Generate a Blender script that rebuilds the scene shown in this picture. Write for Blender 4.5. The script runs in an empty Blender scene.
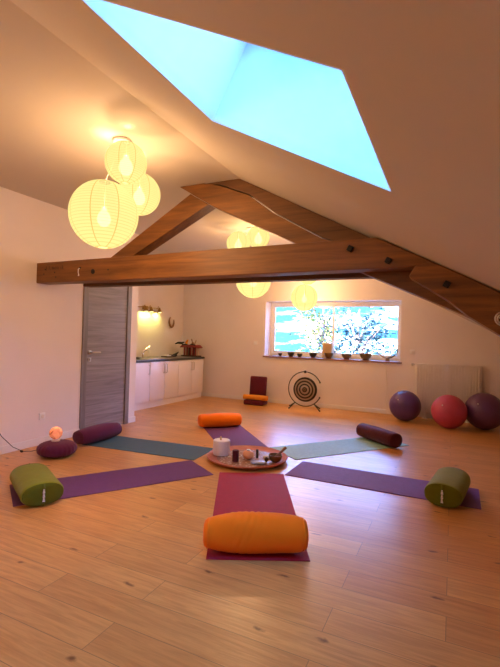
import bpy, bmesh, math, random
from mathutils import Vector, Matrix, noise
random.seed(7)
PI = math.pi
C = bpy.context.scene.collection

# ------------------------------------------------------------------ materials
def new_mat(name):
    m = bpy.data.materials.new(name); m.use_nodes = True
    nt = m.node_tree
    return m, nt, nt.nodes['Principled BSDF'], nt.nodes, nt.links

def plain(name, col, rough=.6, metal=0, var=.08, scale=8, bump=0, bscale=60, sheen=0, coat=0, spec=.5, trans=0):
    m, nt, b, N, L = new_mat(name)
    tc = N.new('ShaderNodeTexCoord')
    no = N.new('ShaderNodeTexNoise'); no.inputs['Scale'].default_value = scale; no.inputs['Detail'].default_value = 4
    L.new(tc.outputs['Object'], no.inputs['Vector'])
    r = N.new('ShaderNodeValToRGB')
    r.color_ramp.elements[0].position = .3; r.color_ramp.elements[1].position = .7
    r.color_ramp.elements[0].color = [c*(1-var) for c in col]+[1]
    r.color_ramp.elements[1].color = [min(1, c*(1+var)) for c in col]+[1]
    L.new(no.outputs['Fac'], r.inputs['Fac']); L.new(r.outputs['Color'], b.inputs['Base Color'])
    b.inputs['Roughness'].default_value = rough; b.inputs['Metallic'].default_value = metal
    b.inputs['Specular IOR Level'].default_value = spec
    if sheen: b.inputs['Sheen Weight'].default_value = sheen; b.inputs['Sheen Roughness'].default_value = .5
    if coat: b.inputs['Coat Weight'].default_value = coat
    if trans: b.inputs['Transmission Weight'].default_value = trans
    if bump:
        n2 = N.new('ShaderNodeTexNoise'); n2.inputs['Scale'].default_value = bscale; n2.inputs['Detail'].default_value = 3
        L.new(tc.outputs['Object'], n2.inputs['Vector'])
        bp = N.new('ShaderNodeBump'); bp.inputs['Strength'].default_value = bump; bp.inputs['Distance'].default_value = .01
        L.new(n2.outputs['Fac'], bp.inputs['Height']); L.new(bp.outputs['Normal'], b.inputs['Normal'])
    return m

def glow(name, col, strength):
    m, nt, b, N, L = new_mat(name)
    b.inputs['Base Color'].default_value = (*col, 1)
    b.inputs['Emission Color'].default_value = (*col, 1); b.inputs['Emission Strength'].default_value = strength
    return m

def glass_mat(name, tint=(1, 1, 1)):
    m, nt, b, N, L = new_mat(name)
    out = N['Material Output']
    t = N.new('ShaderNodeBsdfTransparent'); t.inputs['Color'].default_value = (*tint, 1)
    g = N.new('ShaderNodeBsdfGlossy'); g.inputs['Roughness'].default_value = .02
    fr = N.new('ShaderNodeFresnel'); fr.inputs['IOR'].default_value = 1.3
    mx = N.new('ShaderNodeMixShader')
    L.new(fr.outputs[0], mx.inputs[0]); L.new(t.outputs[0], mx.inputs[1]); L.new(g.outputs[0], mx.inputs[2])
    L.new(mx.outputs[0], out.inputs['Surface'])
    return m

def wood_mat(name, c1, c2, axis='X', rough=.55, knots=True, stretch=14, scale=3.0, coat=0, bump=.25):
    """grain running along axis of the object's coordinates"""
    m, nt, b, N, L = new_mat(name)
    tc = N.new('ShaderNodeTexCoord'); mp = N.new('ShaderNodeMapping')
    s = {'X': (scale/stretch*2, scale*2, scale*2), 'Y': (scale*2, scale/stretch*2, scale*2), 'Z': (scale*2, scale*2, scale/stretch*2)}[axis]
    mp.inputs['Scale'].default_value = s
    L.new(tc.outputs['Object'], mp.inputs['Vector'])
    n1 = N.new('ShaderNodeTexNoise'); n1.inputs['Scale'].default_value = 3; n1.inputs['Detail'].default_value = 8; n1.inputs['Roughness'].default_value = .65; n1.inputs['Distortion'].default_value = .6
    L.new(mp.outputs[0], n1.inputs['Vector'])
    r = N.new('ShaderNodeValToRGB'); r.color_ramp.elements[0].position = .32; r.color_ramp.elements[1].position = .68
    r.color_ramp.elements[0].color = (*c1, 1); r.color_ramp.elements[1].color = (*c2, 1)
    L.new(n1.outputs['Fac'], r.inputs['Fac'])
    col = r.outputs['Color']
    if knots:
        v = N.new('ShaderNodeTexVoronoi'); v.inputs['Scale'].default_value = 2.6
        mp2 = N.new('ShaderNodeMapping'); mp2.inputs['Scale'].default_value = {'X': (.55, 1.3, 1.3), 'Y': (1.3, .55, 1.3), 'Z': (1.3, 1.3, .55)}[axis]
        L.new(tc.outputs['Object'], mp2.inputs['Vector']); L.new(mp2.outputs[0], v.inputs['Vector'])
        r2 = N.new('ShaderNodeValToRGB'); r2.color_ramp.elements[0].position = .04; r2.color_ramp.elements[1].position = .10
        r2.color_ramp.elements[0].color = (.25, .25, .25, 1); r2.color_ramp.elements[1].color = (1, 1, 1, 1)
        L.new(v.outputs['Distance'], r2.inputs['Fac'])
        mm = N.new('ShaderNodeMix'); mm.data_type = 'RGBA'; mm.blend_type = 'MULTIPLY'; mm.inputs[0].default_value = 1
        L.new(col, mm.inputs[6]); L.new(r2.outputs['Color'], mm.inputs[7]); col = mm.outputs[2]
    L.new(col, b.inputs['Base Color'])
    b.inputs['Roughness'].default_value = rough
    if coat: b.inputs['Coat Weight'].default_value = coat; b.inputs['Coat Roughness'].default_value = .2
    bp = N.new('ShaderNodeBump'); bp.inputs['Strength'].default_value = bump; bp.inputs['Distance'].default_value = .01
    L.new(n1.outputs['Fac'], bp.inputs['Height']); L.new(bp.outputs['Normal'], b.inputs['Normal'])
    return m

def floor_mat():
    m, nt, b, N, L = new_mat('oak_plank_floor')
    tc = N.new('ShaderNodeTexCoord')
    br = N.new('ShaderNodeTexBrick')
    br.offset = .37; br.offset_frequency = 2; br.squash = 1
    br.inputs['Scale'].default_value = 1
    br.inputs['Brick Width'].default_value = 1.35; br.inputs['Row Height'].default_value = .19
    br.inputs['Mortar Size'].default_value = .0016; br.inputs['Mortar Smooth'].default_value = .0; br.inputs['Bias'].default_value = 0
    br.inputs['Color1'].default_value = (0, 0, 0, 1); br.inputs['Color2'].default_value = (1, 1, 1, 1); br.inputs['Mortar'].default_value = (.5, .5, .5, 1)
    L.new(tc.outputs['Object'], br.inputs['Vector'])
    # plank tone
    rp = N.new('ShaderNodeValToRGB')
    rp.color_ramp.elements[0].color = (.56, .26, .075, 1); rp.color_ramp.elements[1].color = (.68, .35, .11, 1)
    L.new(br.outputs['Color'], rp.inputs['Fac'])
    # grain, shifted plank by plank
    sep = N.new('ShaderNodeVectorMath'); sep.operation = 'SCALE'; sep.inputs['Scale'].default_value = 7.3
    L.new(br.outputs['Color'], sep.inputs[0])
    add = N.new('ShaderNodeVectorMath'); add.operation = 'ADD'
    L.new(tc.outputs['Object'], add.inputs[0]); L.new(sep.outputs[0], add.inputs[1])
    mp = N.new('ShaderNodeMapping'); mp.inputs['Scale'].default_value = (1.0, 13, 1)
    L.new(add.outputs[0], mp.inputs['Vector'])
    n = N.new('ShaderNodeTexNoise'); n.inputs['Scale'].default_value = 3.2; n.inputs['Detail'].default_value = 9; n.inputs['Roughness'].default_value = .62; n.inputs['Distortion'].default_value = .8
    L.new(mp.outputs[0], n.inputs['Vector'])
    rg = N.new('ShaderNodeValToRGB'); rg.color_ramp.elements[0].position = .30; rg.color_ramp.elements[1].position = .62
    rg.color_ramp.elements[0].color = (.78, .71, .62, 1); rg.color_ramp.elements[1].color = (1.06, 1.05, 1.03, 1)
    L.new(n.outputs['Fac'], rg.inputs['Fac'])
    mul = N.new('ShaderNodeMix'); mul.data_type = 'RGBA'; mul.blend_type = 'MULTIPLY'; mul.inputs[0].default_value = 1
    L.new(rp.outputs['Color'], mul.inputs[6]); L.new(rg.outputs['Color'], mul.inputs[7])
    # knots and dark cracks
    mk = N.new('ShaderNodeMapping'); mk.inputs['Scale'].default_value = (1.0, 2.2, 1)
    L.new(tc.outputs['Object'], mk.inputs['Vector'])
    wn = N.new('ShaderNodeTexNoise'); wn.inputs['Scale'].default_value = 14; wn.inputs['Detail'].default_value = 3
    L.new(tc.outputs['Object'], wn.inputs['Vector'])
    wadd = N.new('ShaderNodeMix'); wadd.data_type = 'RGBA'; wadd.blend_type = 'ADD'; wadd.inputs[0].default_value = .10
    L.new(mk.outputs[0], wadd.inputs[6]); L.new(wn.outputs['Color'], wadd.inputs[7])
    v = N.new('ShaderNodeTexVoronoi'); v.voronoi_dimensions = '2D'; v.inputs['Scale'].default_value = 1.25
    L.new(wadd.outputs[2], v.inputs['Vector'])
    rk = N.new('ShaderNodeValToRGB'); rk.color_ramp.elements[0].position = .012; rk.color_ramp.elements[1].position = .045
    rk.color_ramp.elements[0].color = (.26, .17, .12, 1); rk.color_ramp.elements[1].color = (1, 1, 1, 1)
    L.new(v.outputs['Distance'], rk.inputs['Fac'])
    mul2 = N.new('ShaderNodeMix'); mul2.data_type = 'RGBA'; mul2.blend_type = 'MULTIPLY'; mul2.inputs[0].default_value = .9
    L.new(mul.outputs[2], mul2.inputs[6]); L.new(rk.outputs['Color'], mul2.inputs[7])
    # seams
    mj = N.new('ShaderNodeMix'); mj.data_type = 'RGBA'; mj.blend_type = 'MIX'
    L.new(br.outputs['Fac'], mj.inputs[0]); L.new(mul2.outputs[2], mj.inputs[6]); mj.inputs[7].default_value = (.27, .14, .05, 1)
    L.new(mj.outputs[2], b.inputs['Base Color'])
    rr = N.new('ShaderNodeMapRange'); rr.inputs['To Min'].default_value = .36; rr.inputs['To Max'].default_value = .24
    L.new(n.outputs['Fac'], rr.inputs['Value']); L.new(rr.outputs[0], b.inputs['Roughness'])
    b.inputs['Specular IOR Level'].default_value = .5
    bp = N.new('ShaderNodeBump'); bp.inputs['Strength'].default_value = .12; bp.inputs['Distance'].default_value = .01
    L.new(n.outputs['Fac'], bp.inputs['Height']); L.new(bp.outputs['Normal'], b.inputs['Normal'])
    return m

def paper_mat():
    m, nt, b, N, L = new_mat('rice_paper')
    out = N['Material Output']
    tc = N.new('ShaderNodeTexCoord'); sx = N.new('ShaderNodeSeparateXYZ')
    L.new(tc.outputs['Generated'], sx.inputs[0])
    def math_(op, a, b_=None):
        n = N.new('ShaderNodeMath'); n.operation = op
        for i, x in enumerate((a, b_)):
            if x is None: continue
            if isinstance(x, (int, float)): n.inputs[i].default_value = x
            else: L.new(x, n.inputs[i])
        return n.outputs[0]
    # spiral wire rings, seen darker through the paper
    z = math_('MULTIPLY', sx.outputs['Z'], 24.0)
    ring = math_('LESS_THAN', math_('FRACT', z), .20)
    # eight vertical paper seams
    ox = math_('SUBTRACT', sx.outputs['X'], .5); oy = math_('SUBTRACT', sx.outputs['Y'], .5)
    an = math_('DIVIDE', math_('ARCTAN2', oy, ox), 2*PI/8)
    rad = math_('SQRT', math_('ADD', math_('MULTIPLY', ox, ox), math_('MULTIPLY', oy, oy)))
    fr = math_('ABSOLUTE', math_('SUBTRACT', math_('FRACT', an), .5))
    seam = math_('LESS_THAN', math_('MULTIPLY', fr, math_('MAXIMUM', rad, .03)), .010)
    seam = math_('MULTIPLY', seam, .8)
    k = math_('MAXIMUM', math_('MULTIPLY', ring, .45), seam)
    mx = N.new('ShaderNodeMix'); mx.data_type = 'RGBA'
    L.new(k, mx.inputs[0]); mx.inputs[6].default_value = (1.0, .85, .30, 1); mx.inputs[7].default_value = (.66, .40, .06, 1)
    em = N.new('ShaderNodeEmission'); em.inputs['Strength'].default_value = LANTERN_EMIT
    L.new(mx.outputs[2], em.inputs['Color'])
    df = N.new('ShaderNodeBsdfDiffuse'); df.inputs['Color'].default_value = (.028, .024, .016, 1)
    tr = N.new('ShaderNodeBsdfTransparent'); tr.inputs['Color'].default_value = (1, .95, .85, 1)
    m1 = N.new('ShaderNodeMixShader'); m1.inputs[0].default_value = .20
    L.new(df.outputs[0], m1.inputs[1]); L.new(tr.outputs[0], m1.inputs[2])
    ad = N.new('ShaderNodeAddShader'); L.new(m1.outputs[0], ad.inputs[0]); L.new(em.outputs[0], ad.inputs[1])
    L.new(ad.outputs[0], out.inputs['Surface'])
    return m

# ---- light levels
LANTERN_EMIT = .56
BULB = 50.0
SKY = 17.0
SUN = 95.0
EXPO = 0.60

M = {}
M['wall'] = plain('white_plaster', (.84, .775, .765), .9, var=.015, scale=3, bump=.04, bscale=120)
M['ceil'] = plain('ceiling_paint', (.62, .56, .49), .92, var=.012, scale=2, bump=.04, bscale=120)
M['reveal'] = plain('white_skylight_lining', (.86, .87, .88), .8, var=.01)
M['white'] = plain('white_gloss_paint', (.82, .80, .80), .45, var=.015)
M['cab'] = plain('white_laminate', (.86, .82, .88), .35, var=.01)
M['pvc'] = plain('white_plastic', (.85, .84, .84), .35, var=.01)
M['floor'] = floor_mat()
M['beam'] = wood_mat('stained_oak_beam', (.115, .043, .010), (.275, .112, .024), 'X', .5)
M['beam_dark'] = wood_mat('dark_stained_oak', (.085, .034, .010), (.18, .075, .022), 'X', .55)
M['gap'] = plain('shadow_gap_fill', (.03, .018, .010), .9)
M['door'] = wood_mat('grey_laminate_door', (.17, .15, .16), (.34, .31, .32), 'Y', .5, knots=False, stretch=22, scale=3.5, bump=.08)
M['doorframe'] = wood_mat('grey_door_frame_laminate', (.15, .13, .135), (.26, .235, .24), 'Z', .5, knots=False, stretch=22, scale=4, bump=.08)
M['steel'] = plain('brushed_steel', (.62, .60, .60), .28, metal=1, var=.03)
M['chrome'] = plain('chrome', (.8, .8, .8), .12, metal=1, var=.01)
M['iron'] = plain('black_iron', (.02, .019, .018), .45, metal=.6, var=.1)
M['black'] = plain('matt_black', (.018, .016, .016), .7)
M['brass'] = plain('aged_brass', (.45, .30, .11), .32, metal=1, var=.1)
M['slate'] = plain('dark_slate_edge', (.04, .05, .07), .35, var=.15, scale=20)
M['top'] = plain('grey_laminate_worktop', (.22, .22, .25), .32, var=.12, scale=30)
M['glass'] = glass_mat('window_glass')
M['paper'] = paper_mat()
def bulb_mat():
    m, nt, b, N, L = new_mat('lit_bulb_glass')
    t = N.new('ShaderNodeBsdfTransparent'); e = N.new('ShaderNodeEmission'); a = N.new('ShaderNodeAddShader')
    e.inputs['Color'].default_value = (1, .86, .45, 1); e.inputs['Strength'].default_value = 1.2
    L.new(t.outputs[0], a.inputs[0]); L.new(e.outputs[0], a.inputs[1]); L.new(a.outputs[0], N['Material Output'].inputs['Surface'])
    return m
M['bulb'] = bulb_mat()
def yoga(name, c): return plain(name, c, .62, var=.07, scale=25, bump=.3, bscale=260, spec=.15)
M['mat_red'] = yoga('crimson_rubber', (.37, .014, .036))
M['mat_plum'] = yoga('plum_rubber', (.155, .055, .165))
M['mat_violet'] = yoga('violet_rubber', (.20, .075, .24))
M['mat_dusk'] = yoga('dusky_purple_rubber', (.13, .042, .12))
M['mat_slate'] = yoga('slate_teal_rubber', (.075, .14, .17))
M['mat_mint'] = yoga('pale_sea_green_rubber', (.33, .54, .48))
def cloth(name, c, b=.35): return plain(name, c, .85, var=.07, scale=12, bump=b, bscale=90, sheen=.12, spec=.2)
M['orange'] = plain('orange_cotton', (.98, .21, .002), .8, var=.02, bump=.1, bscale=60, sheen=.1, spec=.2)
M['orange2'] = cloth('amber_cotton', (.78, .30, .03))
M['green'] = cloth('olive_green_cotton', (.21, .225, .008))
M['green_shaded'] = cloth('olive_green_cotton_shaded', (.125, .135, .006))  # same olive cotton, darkened so the bolster ends carry painted shade
M['burg'] = cloth('burgundy_cotton', (.085, .010, .026))
M['burg2'] = cloth('wine_cotton', (.11, .012, .05))
M['maroon'] = cloth('maroon_canvas', (.12, .012, .025))
M['ball_purple'] = plain('purple_vinyl', (.105, .045, .21), .38, var=.04, spec=.5)
M['ball_plum'] = plain('plum_vinyl', (.12, .04, .13), .40, var=.04)
M['ball_pink'] = plain('rose_vinyl', (.50, .055, .12), .42, var=.04)
M['rad'] = plain('radiator_enamel', (.84, .79, .76), .4, var=.01)
M['wax'] = plain('white_wax', (.90, .88, .88), .4, var=.02)
M['tan'] = plain('sand_coloured_stick', (.5, .33, .17), .7)
M['palo'] = wood_mat('red_brown_wood', (.40, .085, .035), (.58, .16, .07), 'X', .35, knots=False, coat=.1)
M['wicker'] = wood_mat('brown_wood', (.18, .085, .035), (.33, .17, .07), 'X', .5, knots=False)
M['red_paint'] = plain('red_paint', (.24, .022, .026), .45)
M['cream'] = plain('cream_paint', (.55, .42, .32), .6)
M['brown'] = plain('dark_brown_wood', (.06, .03, .02), .5)
M['bowl'] = plain('hammered_bronze', (.26, .17, .075), .38, metal=.8, var=.2, scale=30, bump=.3, bscale=50)
M['bowl_dark'] = plain('dark_bronze', (.05, .045, .04), .4, metal=.6, var=.2)
M['bone'] = plain('antler_bone', (.50, .38, .28), .6, var=.2)
M['stone_blue'] = plain('pale_blue_agate', (.40, .46, .66), .25, var=.2, scale=20)
M['salt'] = plain('peach_salt', (.85, .42, .24), .5, var=.1)
M['sill'] = wood_mat('brown_sill_wood', (.20, .09, .05), (.34, .17, .10), 'X', .35, knots=False)
M['cord'] = plain('white_flex', (.75, .70, .62), .5)
M['bark'] = plain('tree_bark', (.10, .075, .055), .9, var=.3)
M['leaf'] = plain('grey_green_leaves', (.016, .045, .050), .8, var=.3, scale=2, spec=.05)
M['leaf2'] = plain('olive_leaves', (.07, .10, .025), .8, var=.3, scale=2, spec=.05)
M['rock'] = plain('crystal_chips', (.80, .76, .70), .4, var=.1)

def gong_mat():
    m, nt, b, N, L = new_mat('gong_bronze_rings')
    tc = N.new('ShaderNodeTexCoord')
    ln = N.new('ShaderNodeVectorMath'); ln.operation = 'LENGTH'
    L.new(tc.outputs['Object'], ln.inputs[0])
    r = N.new('ShaderNodeValToRGB'); cr = r.color_ramp; cr.interpolation = 'CONSTANT'
    dk = (.022, .018, .016, 1); lt = (.33, .27, .21, 1); bz = (.16, .10, .05, 1)
    stops = [(0, dk), (.07, bz), (.13, dk), (.21, lt), (.36, dk), (.48, lt), (.60, dk), (.70, bz), (.74, lt), (.84, dk)]
    cr.elements[0].color = dk; cr.elements[0].position = 0
    cr.elements[1].position = stops[1][0]; cr.elements[1].color = stops[1][1]
    for p, c in stops[2:]:
        e = cr.elements.new(p); e.color = c
    dv = N.new('ShaderNodeMath'); dv.operation = 'DIVIDE'; dv.inputs[1].default_value = .232
    L.new(ln.outputs['Value'], dv.inputs[0]); L.new(dv.outputs[0], r.inputs['Fac']); L.new(r.outputs['Color'], b.inputs['Base Color'])
    b.inputs['Metallic'].default_value = .45; b.inputs['Roughness'].default_value = .45
    return m
M['gong'] = gong_mat()

def globe_mat():
    m, nt, b, N, L = new_mat('crackled_amber_glass')
    tc = N.new('ShaderNodeTexCoord')
    v = N.new('ShaderNodeTexVoronoi'); v.inputs['Scale'].default_value = 22
    L.new(tc.outputs['Object'], v.inputs['Vector'])
    r = N.new('ShaderNodeValToRGB')
    r.color_ramp.elements[0].color = (.30, .05, .025, 1); r.color_ramp.elements[1].color = (1, .34, .16, 1)
    r.color_ramp.elements[0].position = .1; r.color_ramp.elements[1].position = .9
    L.new(v.outputs['Color'], r.inputs['Fac'])
    L.new(r.outputs['Color'], b.inputs['Base Color']); L.new(r.outputs['Color'], b.inputs['Emission Color'])
    b.inputs['Emission Strength'].default_value = .5; b.inputs['Roughness'].default_value = .1
    return m
M['globe'] = globe_mat()

def tray_mat():
    m, nt, b, N, L = new_mat('patterned_tray_centre')
    tc = N.new('ShaderNodeTexCoord')
    v = N.new('ShaderNodeTexVoronoi'); v.inputs['Scale'].default_value = 26
    L.new(tc.outputs['Object'], v.inputs['Vector'])
    r = N.new('ShaderNodeValToRGB'); r.color_ramp.interpolation = 'LINEAR'
    r.color_ramp.elements[0].color = (.62, .52, .42, 1); r.color_ramp.elements[0].position = .12
    r.color_ramp.elements[1].color = (.30, .13, .06, 1); r.color_ramp.elements[1].position = .42
    L.new(v.outputs['Distance'], r.inputs['Fac']); L.new(r.outputs['Color'], b.inputs['Base Color'])
    b.inputs['Roughness'].default_value = .35
    return m
M['tray_centre'] = tray_mat()

def hill_mat():
    m, nt, b, N, L = new_mat('hillside_meadow')
    tc = N.new('ShaderNodeTexCoord'); mp = N.new('ShaderNodeMapping'); mp.inputs['Scale'].default_value = (.10, .16, .30)
    L.new(tc.outputs['Object'], mp.inputs['Vector'])
    n = N.new('ShaderNodeTexNoise'); n.inputs['Scale'].default_value = 1.3; n.inputs['Detail'].default_value = 7; n.inputs['Roughness'].default_value = .6
    L.new(mp.outputs[0], n.inputs['Vector'])
    r = N.new('ShaderNodeValToRGB')
    r.color_ramp.elements[0].color = (.012, .048, .066, 1); r.color_ramp.elements[0].position = .50
    r.color_ramp.elements[1].color = (.42, .52, .48, 1); r.color_ramp.elements[1].position = .63
    L.new(n.outputs['Fac'], r.inputs['Fac']); L.new(r.outputs['Color'], b.inputs['Base Color'])
    b.inputs['Roughness'].default_value = 1; b.inputs['Specular IOR Level'].default_value = 0
    return m
M['hill'] = hill_mat()

# ------------------------------------------------------------------ mesh helpers
def BM(): return bmesh.new()

def box(bm, c, s, rot=None, bev=0.0, seg=2):
    r = bmesh.ops.create_cube(bm, size=1)
    vs = r['verts']
    mt = Matrix.Translation(Vector(c)) @ (rot if rot else Matrix.Identity(4)) @ Matrix.Diagonal((*s, 1))
    bmesh.ops.transform(bm, matrix=mt, verts=vs)
    if bev > 0:
        es = list({e for v in vs for e in v.link_edges})
        bmesh.ops.bevel(bm, geom=es, offset=bev, segments=seg, affect='EDGES', profile=.5)

def bx(bm, x0, x1, y0, y1, z0, z1, bev=0.0, seg=2):
    box(bm, ((x0+x1)/2, (y0+y1)/2, (z0+z1)/2), (abs(x1-x0), abs(y1-y0), abs(z1-z0)), None, bev, seg)

def prism(bm, pts, axis, a, b, bev=0.0):
    """pts: 2D polygon; axis 'Y': pts are (x,z) extruded a..b in y; 'Z': pts (x,y)"""
    def P(p, t):
        return {'Y': (p[0], t, p[1]), 'Z': (p[0], p[1], t), 'X': (t, p[0], p[1])}[axis]
    va = [bm.verts.new(P(p, a)) for p in pts]; vb = [bm.verts.new(P(p, b)) for p in pts]
    n = len(pts)
    fs = [bm.faces.new(va), bm.faces.new(vb[::-1])]
    for i in range(n):
        fs.append(bm.faces.new((va[i], vb[i], vb[(i+1) % n], va[(i+1) % n])))
    bmesh.ops.recalc_face_normals(bm, faces=fs)
    if bev > 0:
        es = list({e for f in fs for e in f.edges})
        bmesh.ops.bevel(bm, geom=es, offset=bev, segments=2, affect='EDGES', profile=.5)

def lathe(bm, prof, seg=32, mat=None, close=False):
    """prof: (r,z) list around Z"""
    rows = []
    for r, z in prof:
        if r < 1e-6: rows.append([bm.verts.new((0, 0, z))])
        else: rows.append([bm.verts.new((r*math.cos(2*PI*i/seg), r*math.sin(2*PI*i/seg), z)) for i in range(seg)])
    fs = []
    pairs = list(zip(rows, rows[1:])) + ([(rows[-1], rows[0])] if close else [])
    for A, B in pairs:
        for i in range(seg):
            j = (i+1) % seg
            if len(A) == 1 and len(B) == 1: continue
            if len(A) == 1: fs.append(bm.faces.new((A[0], B[i], B[j])))
            elif len(B) == 1: fs.append(bm.faces.new((A[i], A[j], B[0])))
            else: fs.append(bm.faces.new((A[i], A[j], B[j], B[i])))
    bmesh.ops.recalc_face_normals(bm, faces=fs)
    if mat is not None: bmesh.ops.transform(bm, matrix=mat, verts=[v for R in rows for v in R])

def tube(bm, pts, r, seg=8, closed=False):
    pts = [Vector(p) for p in pts]; n = len(pts); rows = []
    rr = r if isinstance(r, (list, tuple)) else [r]*n
    up = Vector((0, 0, 1)); prev = None
    for i, p in enumerate(pts):
        if closed: t = pts[(i+1) % n]-pts[i-1]
        else: t = pts[min(i+1, n-1)]-pts[max(i-1, 0)]
        t.normalize()
        if prev is None:
            a = t.cross(up)
            if a.length < .05: a = t.cross(Vector((1, 0, 0)))
        else: a = prev - t*prev.dot(t)
        a.normalize(); prev = a; b = t.cross(a)
        rows.append([bm.verts.new(p+(a*math.cos(2*PI*k/seg)+b*math.sin(2*PI*k/seg))*rr[i]) for k in range(seg)])
    fs = []
    rng = range(n) if closed else range(n-1)
    for i in rng:
        A, B = rows[i], rows[(i+1) % n]
        for k in range(seg):
            l = (k+1) % seg
            fs.append(bm.faces.new((A[k], A[l], B[l], B[k])))
    if not closed:
        fs.append(bm.faces.new(rows[0][::-1])); fs.append(bm.faces.new(rows[-1]))
    bmesh.ops.recalc_face_normals(bm, faces=fs)

def ball(bm, c, r, seg=24, rings=16, scale=(1, 1, 1)):
    res = bmesh.ops.create_uvsphere(bm, u_segments=seg, v_segments=rings, radius=r)
    bmesh.ops.transform(bm, matrix=Matrix.Translation(Vector(c)) @ Matrix.Diagonal((*scale, 1)), verts=res['verts'])

def obj(name, bm, mat, parent=None, loc=None, rot=None, smooth=True, angle=38):
    me = bpy.data.meshes.new(name); bm.to_mesh(me); bm.free()
    me.materials.append(mat if not isinstance(mat, str) else M[mat])
    if smooth:
        me.shade_smooth(); me.set_sharp_from_angle(angle=math.radians(angle))
    o = bpy.data.objects.new(name, me); C.objects.link(o)
    if parent: o.parent = parent
    if loc is not None: o.location = loc
    if rot is not None: o.rotation_euler = rot
    return o

def thing(name, label, cat, loc=(0, 0, 0), rz=0, group=None):
    o = bpy.data.objects.new(name, None); C.objects.link(o); o.empty_display_size = .1
    o.location = loc; o.rotation_euler = (0, 0, rz)
    return tag(o, label, cat, group)

def tag(o, label, cat, group=None, kind=None):
    o['label'] = label; o['category'] = cat
    if group: o['group'] = group
    if kind: o['kind'] = kind
    return o

def struct(name, bm, mat, parent=None, smooth=False):
    o = obj(name, bm, mat, parent, smooth=smooth)
    if parent is None: o['kind'] = 'structure'
    return o

# ------------------------------------------------------------------ room shell
XL, XK, YB, ZC, XC = -4.27, -4.83, 8.10, 2.79, -1.84      # left wall, cabinet front, back wall, flat ceiling, ridge crease
XR = -5.50                                              # kitchen recess back wall
SL = .5287                                              # roof slope
XE, YF = 2.1, -3.2
def roofz(x): return ZC - SL*(x-XC)

b = BM(); bx(b, XR-.2, XE+.2, YF-.2, YB+.45, -.15, 0); struct('floor', b, 'floor')

b = BM()
bx(b, XL-.2, XL, YF, 4.06, 0, ZC); bx(b, XL-.2, XL, 4.915, 5.09, 0, ZC); bx(b, XL-.2, XL, 4.06, 4.915, 2.06, ZC)
struct('wall_left', b, 'wall')
b = BM(); bx(b, XR, XL-.2, 4.97, 5.09, 0, ZC); struct('wall_recess_side', b, 'wall')
b = BM(); bx(b, XR-.2, XR, 4.97, YB+.45, 0, ZC); struct('wall_kitchen', b, 'wall')
b = BM()
WX0, WX1, WZ0, WZ1 = -3.48, -.845, .945, 2.055
YO = YB+.45
prism(b, [(XR, 0), (WX0, 0), (WX0, ZC), (XR, ZC)], 'Y', YB, YO)
prism(b, [(WX0, 0), (WX1, 0), (WX1, WZ0-.03), (WX0, WZ0-.03)], 'Y', YB, YO)
prism(b, [(WX0, WZ1), (WX1, WZ1), (WX1, roofz(WX1)), (XC, ZC), (WX0, ZC)], 'Y', YB, YO)
prism(b, [(WX1, 0), (XE, 0), (XE, roofz(XE)), (WX1, roofz(WX1))], 'Y', YB, YO)
struct('wall_back', b, 'wall')
b = BM(); bx(b, XE, XE+.2, YF, YO, 0, roofz(XE)+.3); struct('wall_right', b, 'wall')
b = BM(); prism(b, [(XL-.2, 0), (XE, 0), (XE, roofz(XE)), (XC, ZC), (XL-.2, ZC)], 'Y', YF-.2, YF); struct('wall_front', b, 'wall')
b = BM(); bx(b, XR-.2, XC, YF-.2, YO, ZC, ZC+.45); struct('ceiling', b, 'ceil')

# sloping ceiling: thick roof build-up with the skylight shaft cut straight through it
SX0, SX1, SY0, SY1 = -1.174, -.252, 1.015, 1.945
RT = .46
nrm = Vector((SL, 0, 1)).normalized()
def sp(x, y, t=0): return Vector((x, y, roofz(x))) + nrm*t
b = BM()
def slab(x0, x1, y0, y1, xt0=None):
    q = [(x0, y0), (x1, y0), (x1, y1), (x0, y1)]
    lo = [b.verts.new(sp(*p)) for p in q]; hi = [b.verts.new(sp(*p, RT)) for p in q]
    fs = [b.faces.new(lo), b.faces.new(hi[::-1])] + [b.faces.new((lo[i], lo[(i+1) % 4], hi[(i+1) % 4], hi[i])) for i in range(4)]
    bmesh.ops.recalc_face_normals(b, faces=fs)
slab(XC, SX0, YF-.2, YO); slab(SX1, XE+.25, YF-.2, YO); slab(SX0, SX1, YF-.2, SY0); slab(SX0, SX1, SY1, YO)
struct('ceiling_slope', b, 'ceil')

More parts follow.
